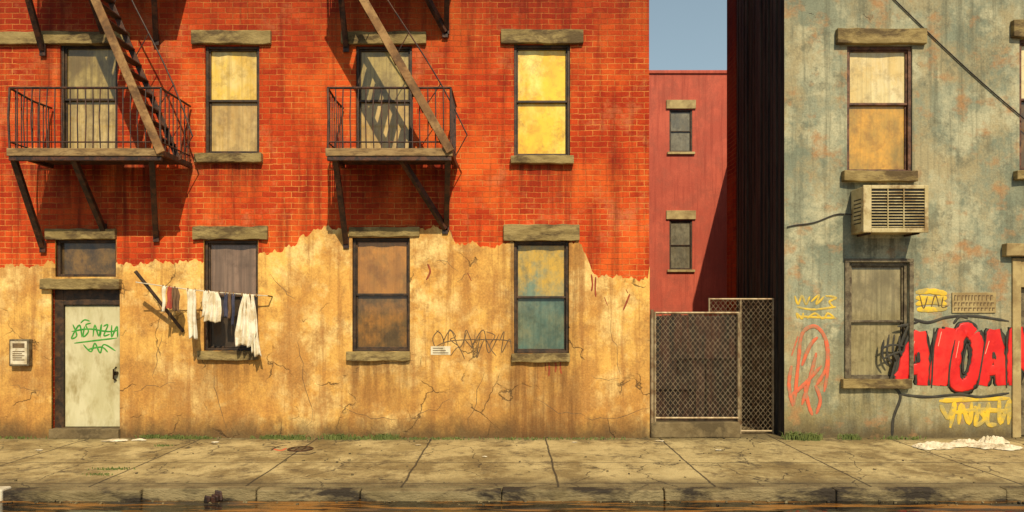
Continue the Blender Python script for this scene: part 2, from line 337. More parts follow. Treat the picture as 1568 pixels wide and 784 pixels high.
def top(x):
    p=x*90+784
    for (a,za),(b,zb) in zip(prof,prof[1:]):
        if a<=p<=b:
            z=za+(zb-za)*(p-a)/(b-a); break
    else: z=408
    n=2.2*math.sin(p*.31)+1.6*math.sin(p*.83+1)+1.8*math.sin(p*.117+2)+random.uniform(-1.2,1.2)
    return Z(z+n)
st_ops=[o for o in ops if o[2]<3.0 and o[3]<4]+[tran,doorop]
wall('stucco_layer',M['stucco'],bb,xL,xR+.003,0,top,-.03,st_ops,depth=.06,step=.035,back=.03)
m=MB('stucco_corner_return',M['stucco'],bb); m.quad((xR+.003,-.03,0),(xR+.003,3.0,0),(xR+.003,3.0,2.6),(xR+.003,-.03,2.67)); m.done()
# door
m=MB('transom_window_frame',M['frame'],bb,bevel=.006)
a,b,c,d=tran
m.box(a,a+.05,.03,.15,c,d); m.box(b-.05,b,.03,.15,c,d); m.box(a+.05,b-.05,.03,.15,d-.05,d); m.box(a+.05,b-.05,.03,.15,c,c+.05); m.done()
m=MB('transom_glass',P['tran'],bb); m.quad((a,.09,c),(b,.09,c),(b,.09,d),(a,.09,d)); m.done()
stone(bb,'transom_lintel',72,179,351,367,.07)
stone(bb,'door_header',67,188,427,443,.12)
m=MB('door_frame',M['frame'],bb,bevel=.008)
m.box(X(80),X(93.5),.06,.2,0,Z(443)); m.box(X(181.5),X(185),.03,.2,0,Z(443)); m.box(X(93.5),X(181.5),.06,.2,Z(467),Z(443)); m.done()
m=MB('door_leaf',M['door'],bb,bevel=.008); m.box(X(94),X(181),.10,.15,Z(655),Z(468)); m.done()
m=MB('door_threshold',M['conc'],bb,bevel=.01); m.box(X(80),X(186),-.10,.2,.0,Z(656)); m.done()
m=MB('door_knob',M['brass'],bb,smooth=True)
m.tube([(X(174),.10,Z(572)),(X(174),.05,Z(572)),(X(174),.03,Z(572))],.032,10); m.tube([(X(173),.095,Z(563)),(X(172),.04,Z(566)),(X(172),.035,Z(580)),(X(173),.09,Z(583))],.016,6); m.done()
paint('brick_drips',px([[(912,424),(911,440),(912,455)],[(905,420),(907,436),(905,446)],[(840,553),(841,565),(840,576)],[(850,553),(851,562),(850,570)],[(858,553),(858,566),(860,572)],[(690,352),(694,366)],[(655,404),(659,416),(653,429)],[(716,418),(722,430)],[(964,450),(959,463),(954,475)],[(925,455),(930,468)],[(958,443),(961,449)],[(835,556),(836,568)]]),.016,M['stain'],bb,-.03,.15)
cr=[]
rc=random.Random(21)
for (sx_,sy_,dx,dy,n_) in ((905,574,9,3,5),(668,400,8,1,4),(700,432,7,-3,4),(575,560,9,1,6),(455,520,1,13,9),(205,600,9,-2,7),(895,640,11,-1,9),(742,570,-3,11,7),(520,620,12,2,8),(330,575,2,10,7),(935,490,2,12,7),(250,510,-3,10,6),(20,590,8,4,6),(690,610,-9,3,8),(415,420,6,7,7),(820,610,9,2,8)):
    q=[(sx_,sy_)]
    for k in range(n_):
        q.append((q[-1][0]+dx+rc.uniform(-5,5),q[-1][1]+dy+rc.uniform(-5,5)))
        if rc.random()<.3: cr.append([q[-1],(q[-1][0]+rc.uniform(-10,10),q[-1][1]+rc.uniform(2,10))])
    cr.append(q)
paint('plaster_cracks',px(cr),.0048,M['spraygray'],bb,-.03,.3,smooth=False)
# ================================================================ graffiti on left wall
def tag(name,groups):
    e=empty(name)
    for i,(sts,r,mt,y,fl) in enumerate(groups): paint('paint_%d'%i,px(sts),r,M[mt],e,y,fl)
    return e
tag('graffiti',[([[(106,497),(112,514),(104,518),(116,498),(120,517)],[(124,500),(122,516),(130,508),(126,498),(134,495)],[(137,516),(140,498),(146,515),(150,497),(148,517)],[(153,500),(160,498),(154,514),(163,512)],[(166,498),(166,516),(174,500),(175,517)],[(108,526),(140,522),(174,518)],[(122,528),(134,539),(140,526),(148,541),(154,528),(172,538)],[(118,495),(124,490),(132,492)],[(104,508),(130,504),(160,508),(176,506)],[(128,536),(150,532),(160,540)]],.014,'spraygreen',.10,.3)])
tag('graffiti',[([[(672,505),(663,518),(668,532),(680,528),(676,512),(668,506)],[(686,530),(688,505),(698,515),(690,520),(703,530)],[(710,532),(714,505),(724,532),(712,520)],[(728,505),(724,548)],[(736,510),(730,548),(742,520),(752,536)],[(745,508),(758,514),(750,530),(760,545)],[(765,522),(772,508),(768,540),(780,519),(783,535)],[(690,545),(702,532),(712,550)],[(660,536),(690,522),(760,520),(784,523)],[(676,530),(690,506),(704,532),(716,506)],[(720,536),(740,505),(748,540),(764,512)]],.0085,'spraygray',-.03,.3)])
n=MB('paper_notice',[M['paper'],M['spraygray']]); n.box(X(660),X(690),-.036,-.031,Z(543),Z(530)); 
for k in range(3): n.box(X(663),X(687-4*k),-.040,-.0365,Z(540.5-3.5*k),Z(539.5-3.5*k),m=1)
n.done()
e=empty('electric_meter_box')
m=MB('box',M['frame2'],e,bevel=.01); m.box(X(22),X(52),-.13,-.03,Z(560),Z(519)); m.done()
m=MB('face',M['paper'],e,bevel=.004); m.box(X(24.5),X(49.5),-.136,-.131,Z(557),Z(522)); m.done()
m=MB('labels',M['spraygray'],e); m.box(X(28),X(46),-.140,-.1365,Z(532),Z(525))
for k in range(5): m.box(X(28),X(46-(k%2)*4),-.140,-.1365,Z(538+k*3.2),Z(536.8+k*3.2))
m.done()
# ================================================================ fire escapes
def fire_escape(xa,xb,feet,fronts,stair,name='fire_escape'):
    e=empty(name); p=1.05; zt=4.66
    for lvl,dz in ((0,0),(1,UP)):
        z=zt+dz
        m=MB('platform',[M['deck'],M['iron']],e,bevel=.008)
        m.box(xa-.03,xb+.03,-p-.03,-p+.03,z-.10,z+.02)
        m.box(xa-.03,xa+.03,-p+.03,-.035,z-.09,z+.0,m=1); m.box(xb-.03,xb+.03,-p+.03,-.035,z-.09,z+.0,m=1)
        k=-p+.06
        while k<-.06:
            m.box(xa+.03,xb-.03,k,k+.06,z-.035,z-.005,m=1); k+=.078
        m.box(xa-.01,xb+.01,-p-.015,-p+.05,z-.17,z-.105,m=1); m.done()
        r=MB('railing',M['iron'],e)
        zr=z+.96
        pts=[(xa,-.05,zr-.03),(xa,-p*.5,zr-.05),(xa,-p,zr),(xb,-p,zr),(xb,-.05,zr)]
        r.tube(pts[:3],.018); r.tube([pts[2],pts[3]],.020); r.tube([pts[3],pts[4]],.018)
        r.tube([(xa,-p,z+.12),(xb,-p,z+.12)],.012); r.tube([(xa,-.05,z+.12),(xa,-p,z+.12)],.012); r.tube([(xb,-.05,z+.12),(xb,-p,z+.12)],.012)
        n=int((xb-xa)/.115)
        for i in range(n+1):
            x=xa+(xb-xa)*i/n; w=.019 if i in(0,n) else .010; b0=random.uniform(-.02,.02)
            r.tube([(x,-p,z),(x+b0,-p-.012,z+.5),(x,-p,zr)],w,5)
        for sx in (xa,xb):
            for i in range(1,8): y=-p+i*p/8; r.tube([(sx,y,z),(sx,y,zr-.03)],.010,5)
        r.done()
        s=MB('brackets',M['iron'],e,bevel=.006)
        for (x0,yf),(x1,zf) in zip(fronts,[(a,c) for a,b,c in feet]):
            s.beam((x0,-yf,z-.10),(x1,-.05,zf+dz),.085,.085)
            s.box(x1-.05,x1+.05,-.06,-.03,zf+dz-.10,zf+dz+.10)
        s.done()
    (sx,sz),(tx,tz)=stair
    s=MB('stair_stringers',M['rustwood'],e,bevel=.008)
    s.beam((sx,-p-.06,sz),(tx,-p-.06,tz),.035,.13); s.done()
    s=MB('stair_inner_stringer',M['iron'],e,bevel=.006); s.beam((sx,-.52,sz),(tx,-.52,tz),.03,.09)
    N_=13
    for i in range(1,N_):
        t=i/N_; x=sx+(tx-sx)*t; z=sz+(tz-sz)*t; s.box(x-.07,x+.07,-p-.04,-.53,z-.012,z+.012)
    s.done()
    h=MB('stair_handrail',M['iron'],e); pts=[]
    for i in range(9):
        t=i/8; pts.append((sx+(tx-sx)*t+.22+.05*math.sin(t*6),-.52,sz+(tz-sz)*t+.4))
    h.tube(pts,.013)
    for i in range(0,9,2):
        t=i/8; h.tube([(sx+(tx-sx)*t,-.52,sz+(tz-sz)*t),pts[i]],.009,5)
    h.done()
    return e
fire_escape(-2.86,-.95,[(X(531),0,Z(372)),(X(684),0,Z(345)),(X(682),0,Z(350))],[(-2.76,1.0),(-1.0,1.0),(-1.75,.8)],((-.95,4.62),(-2.86,7.95)))
fire_escape(-7.80,-5.45,[(X(68),0,Z(378)),(X(161),0,Z(352)),(X(241),0,Z(362))],[(-7.78,1.0),(-6.85,1.0),(-5.62,1.0)],((-5.42,4.6),(-6.86,7.95)),'fire_escape')
# ================================================================ laundry
cl=empty('clothesline')
def linept(pxx):
    t=(pxx-208)/(410-208); p=.5-.30*t; q=at(208+(410-208)*t,432+21*t,p); q.z-=.03*math.sin(math.pi*max(0,min(1,t))); return q
m=MB('pole_prop',M['frame'],cl,bevel=.006); m.beam(at(207,415,.55),at(281,508,.06),.045,.05); m.done()
B=linept(410)
m=MB('wall_hook',M['frame'],cl); m.tube([B,(B.x+.02,-.04,B.z-.01)],.012); m.done()
m=MB('line_rod',M['rope'],cl); m.tube([linept(208+i*20.2) for i in range(11)],.010,6); m.done()
def cloth(name,mt,x0,x1,length,prof_=None,amp=.03,folds=3,side=0,skew=0,ragged=.03):
    a=linept(x0); b=linept(x1); nu,nv=30,26; mb=MB(name,M[mt],cl,smooth=True)
    ph=random.uniform(0,6); g=[]
    for j in range(nv+1):
        v=j/nv; wdt=1.0
        if prof_:
            for (p0,w0),(p1,w1) in zip(prof_,prof_[1:]):
                if p0<=v<=p1: wdt=w0+(w1-w0)*(v-p0)/(p1-p0)
        row=[]
        for i in range(nu+1):
            u=i/nu; x=a.x+(b.x-a.x)*(.5+(u-.5)*wdt)+skew*v+.006*math.sin(v*9+ph)
            z=a.z+(b.z-a.z)*u-v*length*(1+ragged*math.sin(u*9+ph)*(v))
            z+= .012-.02*math.sin(math.pi*u*2)**2*(1-v)
            y=a.y-.012+amp*(.25+v)*math.sin(u*folds*6.283+ph+v*1.7)+.3*amp*math.sin(u*folds*15+v*5)
            row.append((x,y,z))
        g.append(row)
    for row in g: mb.v+=row
    for j in range(nv):
        for i in range(nu):
            q=j*(nu+1)+i; mb.f.append((q,q+1,q+nu+2,q+nu+1)); mb.mi.append(0)
    o=mb.done(); s=o.modifiers.new('t','SOLIDIFY'); s.thickness=.006; return o
def s_(p_): return p_/92.5
cloth('rag_white','white',248,256,s_(40),[(0,1),(.5,.6),(1,.4)],.015,1)
cloth('sock_red','redc',257,264,s_(34),[(0,1),(.7,1.1),(1,1.4)],.012,1)
cloth('shirt_brown','brownc',263,276,s_(36),[(0,.8),(.3,1.1),(1,.85)],.018,2)
cloth('towel_white','white',286,301,s_(74),[(0,1),(.5,.9),(1,.95)],.022,2,skew=.02)
cloth('shirt_white','white',316,339,s_(47),[(0,.6),(.25,1.05),(1,1.15)],.035,3)
cloth('shirt_sleeve','white',311,319,s_(40),[(0,1),(1,.7)],.015,1,skew=-.02)
cloth('sock_navy','bluec',343,349,s_(38),[(0,.9),(1,1.2)],.012,1)
cloth('sock_brown','brownc',350,355,s_(40),[(0,.9),(1,.7)],.012,1)
cloth('sock_navy','bluec',355,361,s_(50),[(0,.9),(1,.5)],.012,1)
cloth('sheet_white','white',366,388,s_(80),[(0,.35),(.25,.8),(.75,1.55),(1,1.25)],.05,3,skew=.0)
cloth('sheet_corner','white',383,393,s_(94),[(0,.5),(.6,.9),(1,1.6)],.03,2,skew=.06)
m=MB('clothes_pegs',M['rustwood'],cl)
for q in (250,255,260,268,288,299,314,320,336,346,352,358,371,383,393):
    c=linept(q); m.box(c.x-.006,c.x+.006,c.y-.025,c.y+.008,c.z-.03,c.z+.025)
m.done()
# ================================================================ RIGHT GRAY BUILDING
gb=empty('gray_plaster_building')
gL=X(1201); gR=X(1568+420); HG=9.6
gw=[(1297,1397,70,265,'ivory','ochre','frame3'),(1300,1391,402,582,'graygreen','graygreen','frame2'),(1561,1660,60,262,'ivory','brown','frame3'),(1820,1915,70,265,'cream','ochre','frame3'),(1820,1915,402,582,'olive','graygreen','frame2')]
gops=[(X(a),X(b),Z(d),Z(c)) for a,b,c,d,_,_,_ in gw]; gdoor=(X(1549),X(1662),0.0,Z(394))
wall('plaster_wall',M['gray'],gb,gL,gR,0,lambda x:HG,0,gops+[gdoor],depth=.2)
for a,b,c,d,u,l,f in gw: window(gb,X(a),X(b),Z(c),Z(d),u,l,f,fw=.055,meet=.55 if c<100 else .5)
stone(gb,'window_lintel',1279,1416,46,69,.09); stone(gb,'window_sill',1288,1400,263,279,.12)
stone(gb,'window_sill',1287,1392,580,594,.10); stone(gb,'window_lintel',1547,1680,33,59,.09); stone(gb,'window_sill',1551,1672,262,276,.12)
stone(gb,'door_lintel',1534,1676,374,393,.12,'paleston'); stone(gb,'window_lintel',1802,1934,46,69,.09); stone(gb,'window_sill',1812,1922,263,279,.12); stone(gb,'window_sill',1808,1926,580,594,.1)
m=MB('window_architrave',M['frame2'],gb,bevel=.005); m.box(X(1293),X(1398),-.03,.03,Z(401.5),Z(396)); m.box(X(1293),X(1299.6),-.03,.03,Z(579.5),Z(402)); m.box(X(1391.4),X(1398),-.03,.03,Z(579.5),Z(402)); m.done()
m=MB('door_frame',M['paleston'],gb,bevel=.01)
m.box(X(1549),X(1562),-.03,.2,0,Z(395)); m.box(X(1650),X(1662),-.03,.2,0,Z(395)); m.box(X(1562),X(1650),-.02,.2,Z(440),Z(395)); m.done()
m=MB('door_leaf',M['frame2'],gb,bevel=.008); m.box(X(1562),X(1650),.08,.14,.02,Z(441)); m.box(X(1574),X(1638),.07,.081,.3,.95); m.box(X(1574),X(1638),.07,.081,1.1,2.2); m.done()
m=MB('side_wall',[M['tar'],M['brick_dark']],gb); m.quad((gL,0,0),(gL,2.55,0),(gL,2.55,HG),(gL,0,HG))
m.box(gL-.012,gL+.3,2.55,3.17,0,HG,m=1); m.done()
m=MB('rear_and_roof',[M['brick_dark'],M['tar']],gb); m.quad((gL+.3,3.16,0),(gR,3.16,0),(gR,3.16,HG),(gL+.3,3.16,HG)); m.quad((gL,.16,HG-.02),(gR,.16,HG-.02),(gR,3.16,HG-.02),(gL,3.16,HG-.02),m=1)
m.quad((gR,0,0),(gR,3.16,0),(gR,3.16,HG),(gR,0,HG)); m.quad((gL+.05,.205,0),(gR,.205,0),(gR,.205,HG),(gL+.05,.205,HG),m=1); m.done()
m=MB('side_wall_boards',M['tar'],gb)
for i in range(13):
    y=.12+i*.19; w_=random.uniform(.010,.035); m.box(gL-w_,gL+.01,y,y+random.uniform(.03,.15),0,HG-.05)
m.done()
m=MB('parapet_cap',M['stone'],gb,bevel=.02); m.box(gL-.06,gR,-.12,.25,HG,HG+.16); m.done()
# ================================================================ AC
ac=empty('air_conditioner')
x0,x1,z0,z1,p=5.76,6.80,3.45,4.20,.47
m=MB('casing',M['ac'],ac,bevel=.015)
m.box(x0,x1,-p+.03,-.005,z0,z1); m.done()
m=MB('front_bezel',M['ac'],ac,bevel=.008)
m.box(x0-.015,x0+.12,-p,-p+.03,z0-.01,z1+.015); m.box(x1-.05,x1+.012,-p,-p+.03,z0-.01,z1+.015); m.box(x0+.12,x1-.05,-p,-p+.03,z1-.045,z1+.015); m.box(x0+.12,x1-.05,-p,-p+.03,z0-.01,z0+.06); m.done()
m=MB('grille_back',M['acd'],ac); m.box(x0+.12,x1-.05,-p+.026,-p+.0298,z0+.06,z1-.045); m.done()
m=MB('louvres',M['ac'],ac)
n=13
for i in range(n):
    z=z0+.075+i*(z1-z0-.125)/n; m.quad((x0+.12,-p+.002,z),(x1-.05,-p+.002,z),(x1-.05,-p+.020,z+.014),(x0+.12,-p+.020,z+.014))
for x in (x0+.38,x0+.64): m.box(x,x+.014,-p-.002,-p+.02,z0+.06,z1-.045)
m.done()
m=MB('side_vents',M['acd'],ac)
for i in range(7): m.box(x0-.003,x0+.01,-.36,-.12,z0+.15+i*.065,z0+.172+i*.065)
m.done()
m=MB('support_brackets',M['iron'],ac,bevel=.004)
for x in (x0+.12,x1-.12): m.beam((x,-p+.05,z0-.02),(x,-.0,z0-.02),.03,.03)
m.done()
cc=[]
for i in range(13):
    t=i/12; cc.append((5.74-(5.74-X(1205))*t,-.02 if i else -.1,Z(325)-.02-(.20*t)+.10*math.sin(t*6.28)*(.8-t)-.03))
m=MB('power_cord',M['cable'],ac,smooth=True); m.tube(cc,.011); m.done()
m=MB('overhead_cable',M['cable'],smooth=True)
a=at(1330,-40,.018); b2=at(1760,325,.018); cp=[]
for i in range(21):
    t=i/20; q=a.lerp(b2,t); q.z-=.22*math.sin(math.pi*t); cp.append(q)
m.tube(cp,.010)
m.done()
m=MB('wall_anchor',M['iron'],gb); m.box(cp[-1].x-.04,cp[-1].x+.04,-.04,0,cp[-1].z-.04,cp[-1].z+.04); m.box(cp[0].x-.04,cp[0].x+.04,-.04,0,cp[0].z-.04,cp[0].z+.04); m.done()
# ================================================================ graffiti right wall
red=[
 [(1378,588),(1390,548),(1408,508)],[(1408,508),(1413,550),(1412,590)],[(1388,568),(1412,564)],[(1376,580),(1392,560)],
 [(1446,504),(1437,550),(1432,590)],[(1455,502),(1447,550),(1441,590)],
 [(1490,512),(1478,504),(1467,520),(1460,560),(1464,586),(1478,590),(1490,576),(1497,548),(1496,524),(1490,512)],
 [(1504,590),(1512,550),(1522,505)],[(1522,505),(1530,550),(1534,590)],[(1508,568),(1530,566)],
 [(1552,590),(1552,545),(1556,502)],[(1556,502),(1570,560),(1588,510)],[(1588,510),(1594,555),(1594,592)],
 [(1618,505),(1610,550),(1608,590)]]
gr=empty('graffiti')
paint('outline',px(red),.165,M['sprayblack'],gr,-.001,.018,taper=.85)
paint('fill',px(red),.122,M['sprayred'],gr,-.001,.09,taper=.85)
paint('swirl',px([[(1364,590),(1376,600),(1378,612),(1368,640),(1366,668)],[(1374,500),(1396,496),(1410,490)],[(1392,486),(1420,494),(1450,486),(1490,484),(1545,492)],[(1380,604),(1420,608),(1470,604),(1500,608),(1545,602)],[(1460,496),(1470,484),(1482,488)],[(1362,590),(1370,560),(1386,510),(1398,492)]]),.026,M['sprayblack'],gr,-.002,.2)
paint('letter_gaps',px([[(1426,594),(1428,550),(1430,502)],[(1452,594),(1454,560),(1462,520)],[(1496,594),(1502,560),(1510,510)],[(1541,594),(1540,550),(1542,508)]]),.016,M['sprayblack'],gr,-.0095,.2)
paint('highlights',px([[(1400,522),(1392,545)],[(1441,508),(1436,530)],[(1468,522),(1463,548)],[(1514,522),(1508,542)],[(1553,520),(1552,540)]]),.013,M['spraypink'],gr,-.012,.2)
paint('inner_lines',px([[(1404,553),(1406,540),(1407,553),(1404,553)],[(1480,526),(1475,548),(1474,570),(1480,568),(1484,545),(1481,526)],[(1520,550),(1521,540),(1524,550)]]),.020,M['sprayblack'],gr,-.012,.2)
tag('graffiti',[([[(1217,453),(1222,466),(1228,453),(1234,466),(1240,454)],[(1242,462),(1254,452),(1250,466),(1262,454)],[(1264,453),(1280,456),(1270,462),(1276,470)],[(1220,470),(1245,474),(1280,470)],[(1222,488),(1220,480),(1228,488),(1230,479)],[(1236,488),(1248,480),(1260,488),(1268,480),(1279,488)],[(1219,484),(1250,486),(1280,487)]],.020,'sprayyellow',0,.25)])
tag('graffiti',[([[(1216,620),(1222,560),(1228,512),(1248,500),(1264,520),(1266,560),(1250,590)],[(1228,560),(1240,530),(1252,516)],[(1250,540),(1240,580),(1228,620)],[(1248,590),(1256,612),(1250,634)],[(1208,608),(1230,590),(1258,560)],[(1232,590),(1238,620),(1244,636)],[(1266,520),(1268,560),(1262,600)],[(1222,515),(1212,545)],[(1212,560),(1208,590),(1214,622)]],.034,'sprayorange',0,.15)])
tag('graffiti',[([[(1440,620),(1452,640),(1462,618),(1455,655)],[(1468,650),(1472,620),(1484,648),(1488,616)],[(1492,622),(1508,640),(1494,650),(1500,618)],[(1514,616),(1512,648),(1526,650)],[(1530,612),(1532,648),(1546,614),(1544,650)],[(1438,614),(1480,612),(1546,610)],[(1460,632),(1500,628),(1544,630)]],.045,'sprayyellow',0,.08)])
tag('graffiti',[([[(1352,520),(1350,545),(1358,560)],[(1360,512),(1357,540),(1364,556)],[(1368,512),(1366,536),(1372,552)],[(1376,514),(1376,535),(1380,545)],[(1348,534),(1364,528),(1382,530)],[(1350,550),(1366,542),(1380,538)]],.020,'sprayblack',-.03,.2)])
tag('graffiti',[([[(1402,448),(1424,446),(1450,450)],[(1402,456),(1430,458),(1450,456)],[(1402,466),(1425,462),(1450,466)],[(1404,474),(1430,474),(1450,472)]],.050,'sprayyellow',0,.1),([[(1408,452),(1414,472),(1420,454)],[(1426,470),(1432,452),(1438,470)],[(1444,454),(1442,470),(1452,468)]],.010,'spraygray',-.006,.3)])
e=empty('wall_sign')
m=MB('sign_board',M['paleston'],e,bevel=.004); m.box(X(1457),X(1524),-.022,-.003,Z(479),Z(448)); m.done()
m=MB('sign_lettering',M['spraygray'],e)
random.seed(3)
for row,(t_,b_) in enumerate(((452,460),(463,468),(471,476))):
    q=1460
    while q<1518:
        w_=random.uniform(2,5); m.box(X(q),X(q+1),-.026,-.0225,Z(b_),Z(t_)); m.box(X(q+1.2),X(q+w_),-.026,-.0225,Z(t_+1.4),Z(t_)); q+=w_+2
m.done()
# ================================================================ alley
fb=empty('distant_red_building'); fy=18.0; fs=36.0
def fX(p_): return (p_-784)/fs
def fZ(p_): return CH+(HZ-p_)/fs
fops=[(fX(1025),fX(1060),fZ(233),fZ(168)),(fX(1025),fX(1060),fZ(413),fZ(337)),(fX(935),fX(970),fZ(233),fZ(168)),(fX(935),fX(970),fZ(413),fZ(337))]
wall('rendered_wall',M['far'],fb,-2.0,9.19,0,lambda x:fZ(113),fy,fops,depth=.2)
for o in fops:
    window(fb,o[0],o[1],o[3],o[2],'farw','farw','frame',y=fy,fw=.06)
    m=MB('window_lintel',M['paleston'],fb,bevel=.01); m.box(o[0]-.14,o[1]+.14,fy-.08,fy+.1,o[3]+.03,o[3]+.4); m.box(o[0]-.1,o[1]+.1,fy-.1,fy+.1,o[2]-.1,o[2]); m.done()
m=MB('parapet_coping',M['far'],fb,bevel=.02); m.box(-2.1,9.3,fy-.07,fy+.3,fZ(113),fZ(113)+.14); m.done()
m=MB('building_mass',M['far'],fb); m.box(-2.0,9.19,fy+.21,fy+8,0,fZ(113)-.05); m.done()
nb=MB('hidden_shadow_block',M['brick_dark']); nb.box(9.25,16,11.7,fy+6,0,8.7); nb.done()  # unseen block added to cast the diagonal shadow on the distant wall
bf=empty('rusty_board_fence')
m=MB('boards',M['board'],bf,bevel=.004)
x=2.36
while x<4.55:
    w_=random.uniform(.13,.2); w_=min(w_,4.58-x); m.box(x,x+w_-.006,1.5+random.uniform(-.01,.01),1.53,0.02,2.08+random.uniform(-.03,.03)); x+=w_
m.box(2.36,4.58,1.54,1.59,.5,.58); m.box(2.36,4.58,1.54,1.59,1.6,1.68); m.done()
def chain(parent,x0,x1,z0,z1,y,pitch=.085,r=.004):
    cu=bpy.data.curves.new('chain_link_mesh','CURVE'); cu.dimensions='3D'; cu.bevel_depth=r; cu.bevel_resolution=0
    H=z1-z0; W_=x1-x0; sl_=1.25
    for sg in (1,-1):
        k=-H/sl_
        while k<W_:
            if sg>0: a=(x0+k,z0); b=(x0+k+H/sl_,z1)
            else: a=(x0+k+H/sl_,z0); b=(x0+k,z1)
            out=[]
            for q in (a,b):
                xx=min(max(q[0],x0),x1); t=(xx-a[0])/(b[0]-a[0]); out.append((xx,a[1]+(b[1]-a[1])*t))
            c,d=out
            if abs(c[0]-d[0])>.01:
                sp=cu.splines.new('POLY'); sp.points.add(1); off=.005*sg
                sp.points[0].co=(c[0],y+off,c[1],1); sp.points[1].co=(d[0],y+off,d[1],1)
            k+=pitch
    cu.materials.append(M['galv']); o=bpy.data.objects.new('chain_link_mesh',cu); scene.collection.objects.link(o); o.parent=parent
g=empty('chain_link_gate')
gx0,gx1,gz0,gz1=X(1003),X(1131),Z(640),Z(479)
m=MB('gate_frame',M['galv'],g,smooth=True)
for a,b in (((gx0,gz0),(gx1,gz0)),((gx0,gz1),(gx1,gz1)),((gx0,gz0-.1),(gx0,gz1+.02)),((gx1,gz0-.1),(gx1,gz1+.02))): m.tube([(a[0],0,a[1]),(b[0],0,b[1])],.020,8)
m.done(); chain(g,gx0,gx1,gz0,gz1,0)
m=MB('hinge_post',M['galv'],g,smooth=True); m.tube([(X(998),-.02,0),(X(998),-.02,Z(474))],.03,8); m.done()
g=empty('chain_link_fence')
y2=.35; s2=(D+y2)/F
a0,a1=(1086-784)*s2,(1190-784)*s2; b0,b1=.05,CH+(HZ-458)*s2
a1=min(a1,gL-.06); am=(1134-784)*s2
m=MB('fence_frame',M['galv'],g,smooth=True)
for a,b in (((am,b0),(a1,b0)),((a0,b1),(a1,b1)),((a0,b1-.25),(a0,b1+.02)),((a1,b0-.05),(a1,b1+.02)),((am,0),(am,b1))): m.tube([(a[0],y2,a[1]),(b[0],y2,b[1])],.018,8)
m.done(); chain(g,am,a1,b0,b1,y2); chain(g,a0,am,b1-.25,b1,y2)
m=MB('alley_threshold_wall',M['conc'],bevel=.02); slab(m,X(996),X(1132),-.06,.14,0,Z(641)-.05); m.done()
# ================================================================ ground
def slabmat():
    m,nt,b=newmat('sidewalk_concrete'); v=coords(nt); s=sep(nt,v)
    wob=mth(nt,'MULTIPLY',mth(nt,'SUBTRACT',noise(nt,v,2.2,3),.5),.06)
    u=mth(nt,'ADD',mth(nt,'DIVIDE',mth(nt,'ADD',mth(nt,'SUBTRACT',s[0],.57),wob),1.93),20)
    fx=mth(nt,'ABSOLUTE',mth(nt,'SUBTRACT',mth(nt,'FRACT',u),.5)); jx=rng(nt,fx,.4905,.4955)
    jy=rng(nt,mth(nt,'ABSOLUTE',mth(nt,'ADD',mth(nt,'ADD',s[1],1.95),wob)),.016,.007)
    jk=rng(nt,mth(nt,'ABSOLUTE',mth(nt,'ADD',mth(nt,'ADD',s[1],3.13),wob)),.016,.007)
    j=mth(nt,'MAXIMUM',mth(nt,'MAXIMUM',jx,jy),jk)
    cid=nt.nodes.new('ShaderNodeCombineXYZ'); nt.links.new(mth(nt,'FLOOR',u),cid.inputs[0]); nt.links.new(mth(nt,'GREATER_THAN',s[1],-1.95),cid.inputs[1])
    wn=nt.nodes.new('ShaderNodeTexWhiteNoise'); wn.noise_dimensions='3D'; nt.links.new(cid.outputs[0],wn.inputs['Vector'])
    c=mix(nt,wn.outputs['Value'],(.29,.22,.09),(.42,.33,.15))
    c=mix(nt,rng(nt,noise(nt,v,1.0,5,.72,.9),.42,.60,0,.85),c,(.52,.42,.20))
    c=mix(nt,rng(nt,noise(nt,coords(nt,(1,1,1),(6,2,3)),1.2,5,.75),.47,.61,0,.85),c,(.18,.125,.045))
    c=mix(nt,rng(nt,noise(nt,coords(nt,(1,1,1),(1,7,3)),3.5,5,.78),.53,.64,0,.7),c,(.08,.055,.026))
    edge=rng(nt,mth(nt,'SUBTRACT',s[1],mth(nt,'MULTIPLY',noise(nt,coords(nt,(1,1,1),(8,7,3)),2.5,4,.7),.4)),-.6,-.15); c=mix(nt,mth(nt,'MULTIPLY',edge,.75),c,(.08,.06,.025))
    ke=rng(nt,mth(nt,'SUBTRACT',s[1],mth(nt,'MULTIPLY',noise(nt,coords(nt,(1,1,1),(5,7,3)),1.5,4,.7),.8)),-3.2,-3.6,0,.7); c=mix(nt,ke,c,(.08,.06,.03))
    g=noise(nt,v,50,4,.75); c=mix(nt,.7,c,mix(nt,rng(nt,g,.3,.7),(.30,.30,.30),(.72,.72,.72)),'OVERLAY')
    wv=nt.nodes.new('ShaderNodeVectorMath'); wv.operation='ADD'; nn=nt.nodes.new('ShaderNodeTexNoise'); nn.inputs['Scale'].default_value=2.2; nn.inputs['Detail'].default_value=4
    nt.links.new(v,nn.inputs['Vector']); sc=nt.nodes.new('ShaderNodeVectorMath'); sc.operation='SCALE'; sc.inputs[3].default_value=.6
    nt.links.new(nn.outputs['Color'],sc.inputs[0]); nt.links.new(v,wv.inputs[0]); nt.links.new(sc.outputs[0],wv.inputs[1])
    vo=nt.nodes.new('ShaderNodeTexVoronoi'); vo.feature='DISTANCE_TO_EDGE'; vo.inputs['Scale'].default_value=.7; nt.links.new(wv.outputs[0],vo.inputs['Vector'])
    cr=mth(nt,'MULTIPLY',rng(nt,vo.outputs['Distance'],0,.010,1,0),rng(nt,noise(nt,coords(nt,(1,1,1),(9,1,9)),.7,3),.42,.47))
    jj=mth(nt,'MAXIMUM',j,cr)
    c=mix(nt,mth(nt,'MULTIPLY',jj,.88),c,(.03,.022,.012))
    nt.links.new(c,b.inputs['Base Color']); b.inputs['Roughness'].default_value=.85
    h=mth(nt,'SUBTRACT',mth(nt,'ADD',mth(nt,'MULTIPLY',g,.3),noise(nt,v,4,4,.7)),jj); bump(nt,b,h,.5,.02); return m
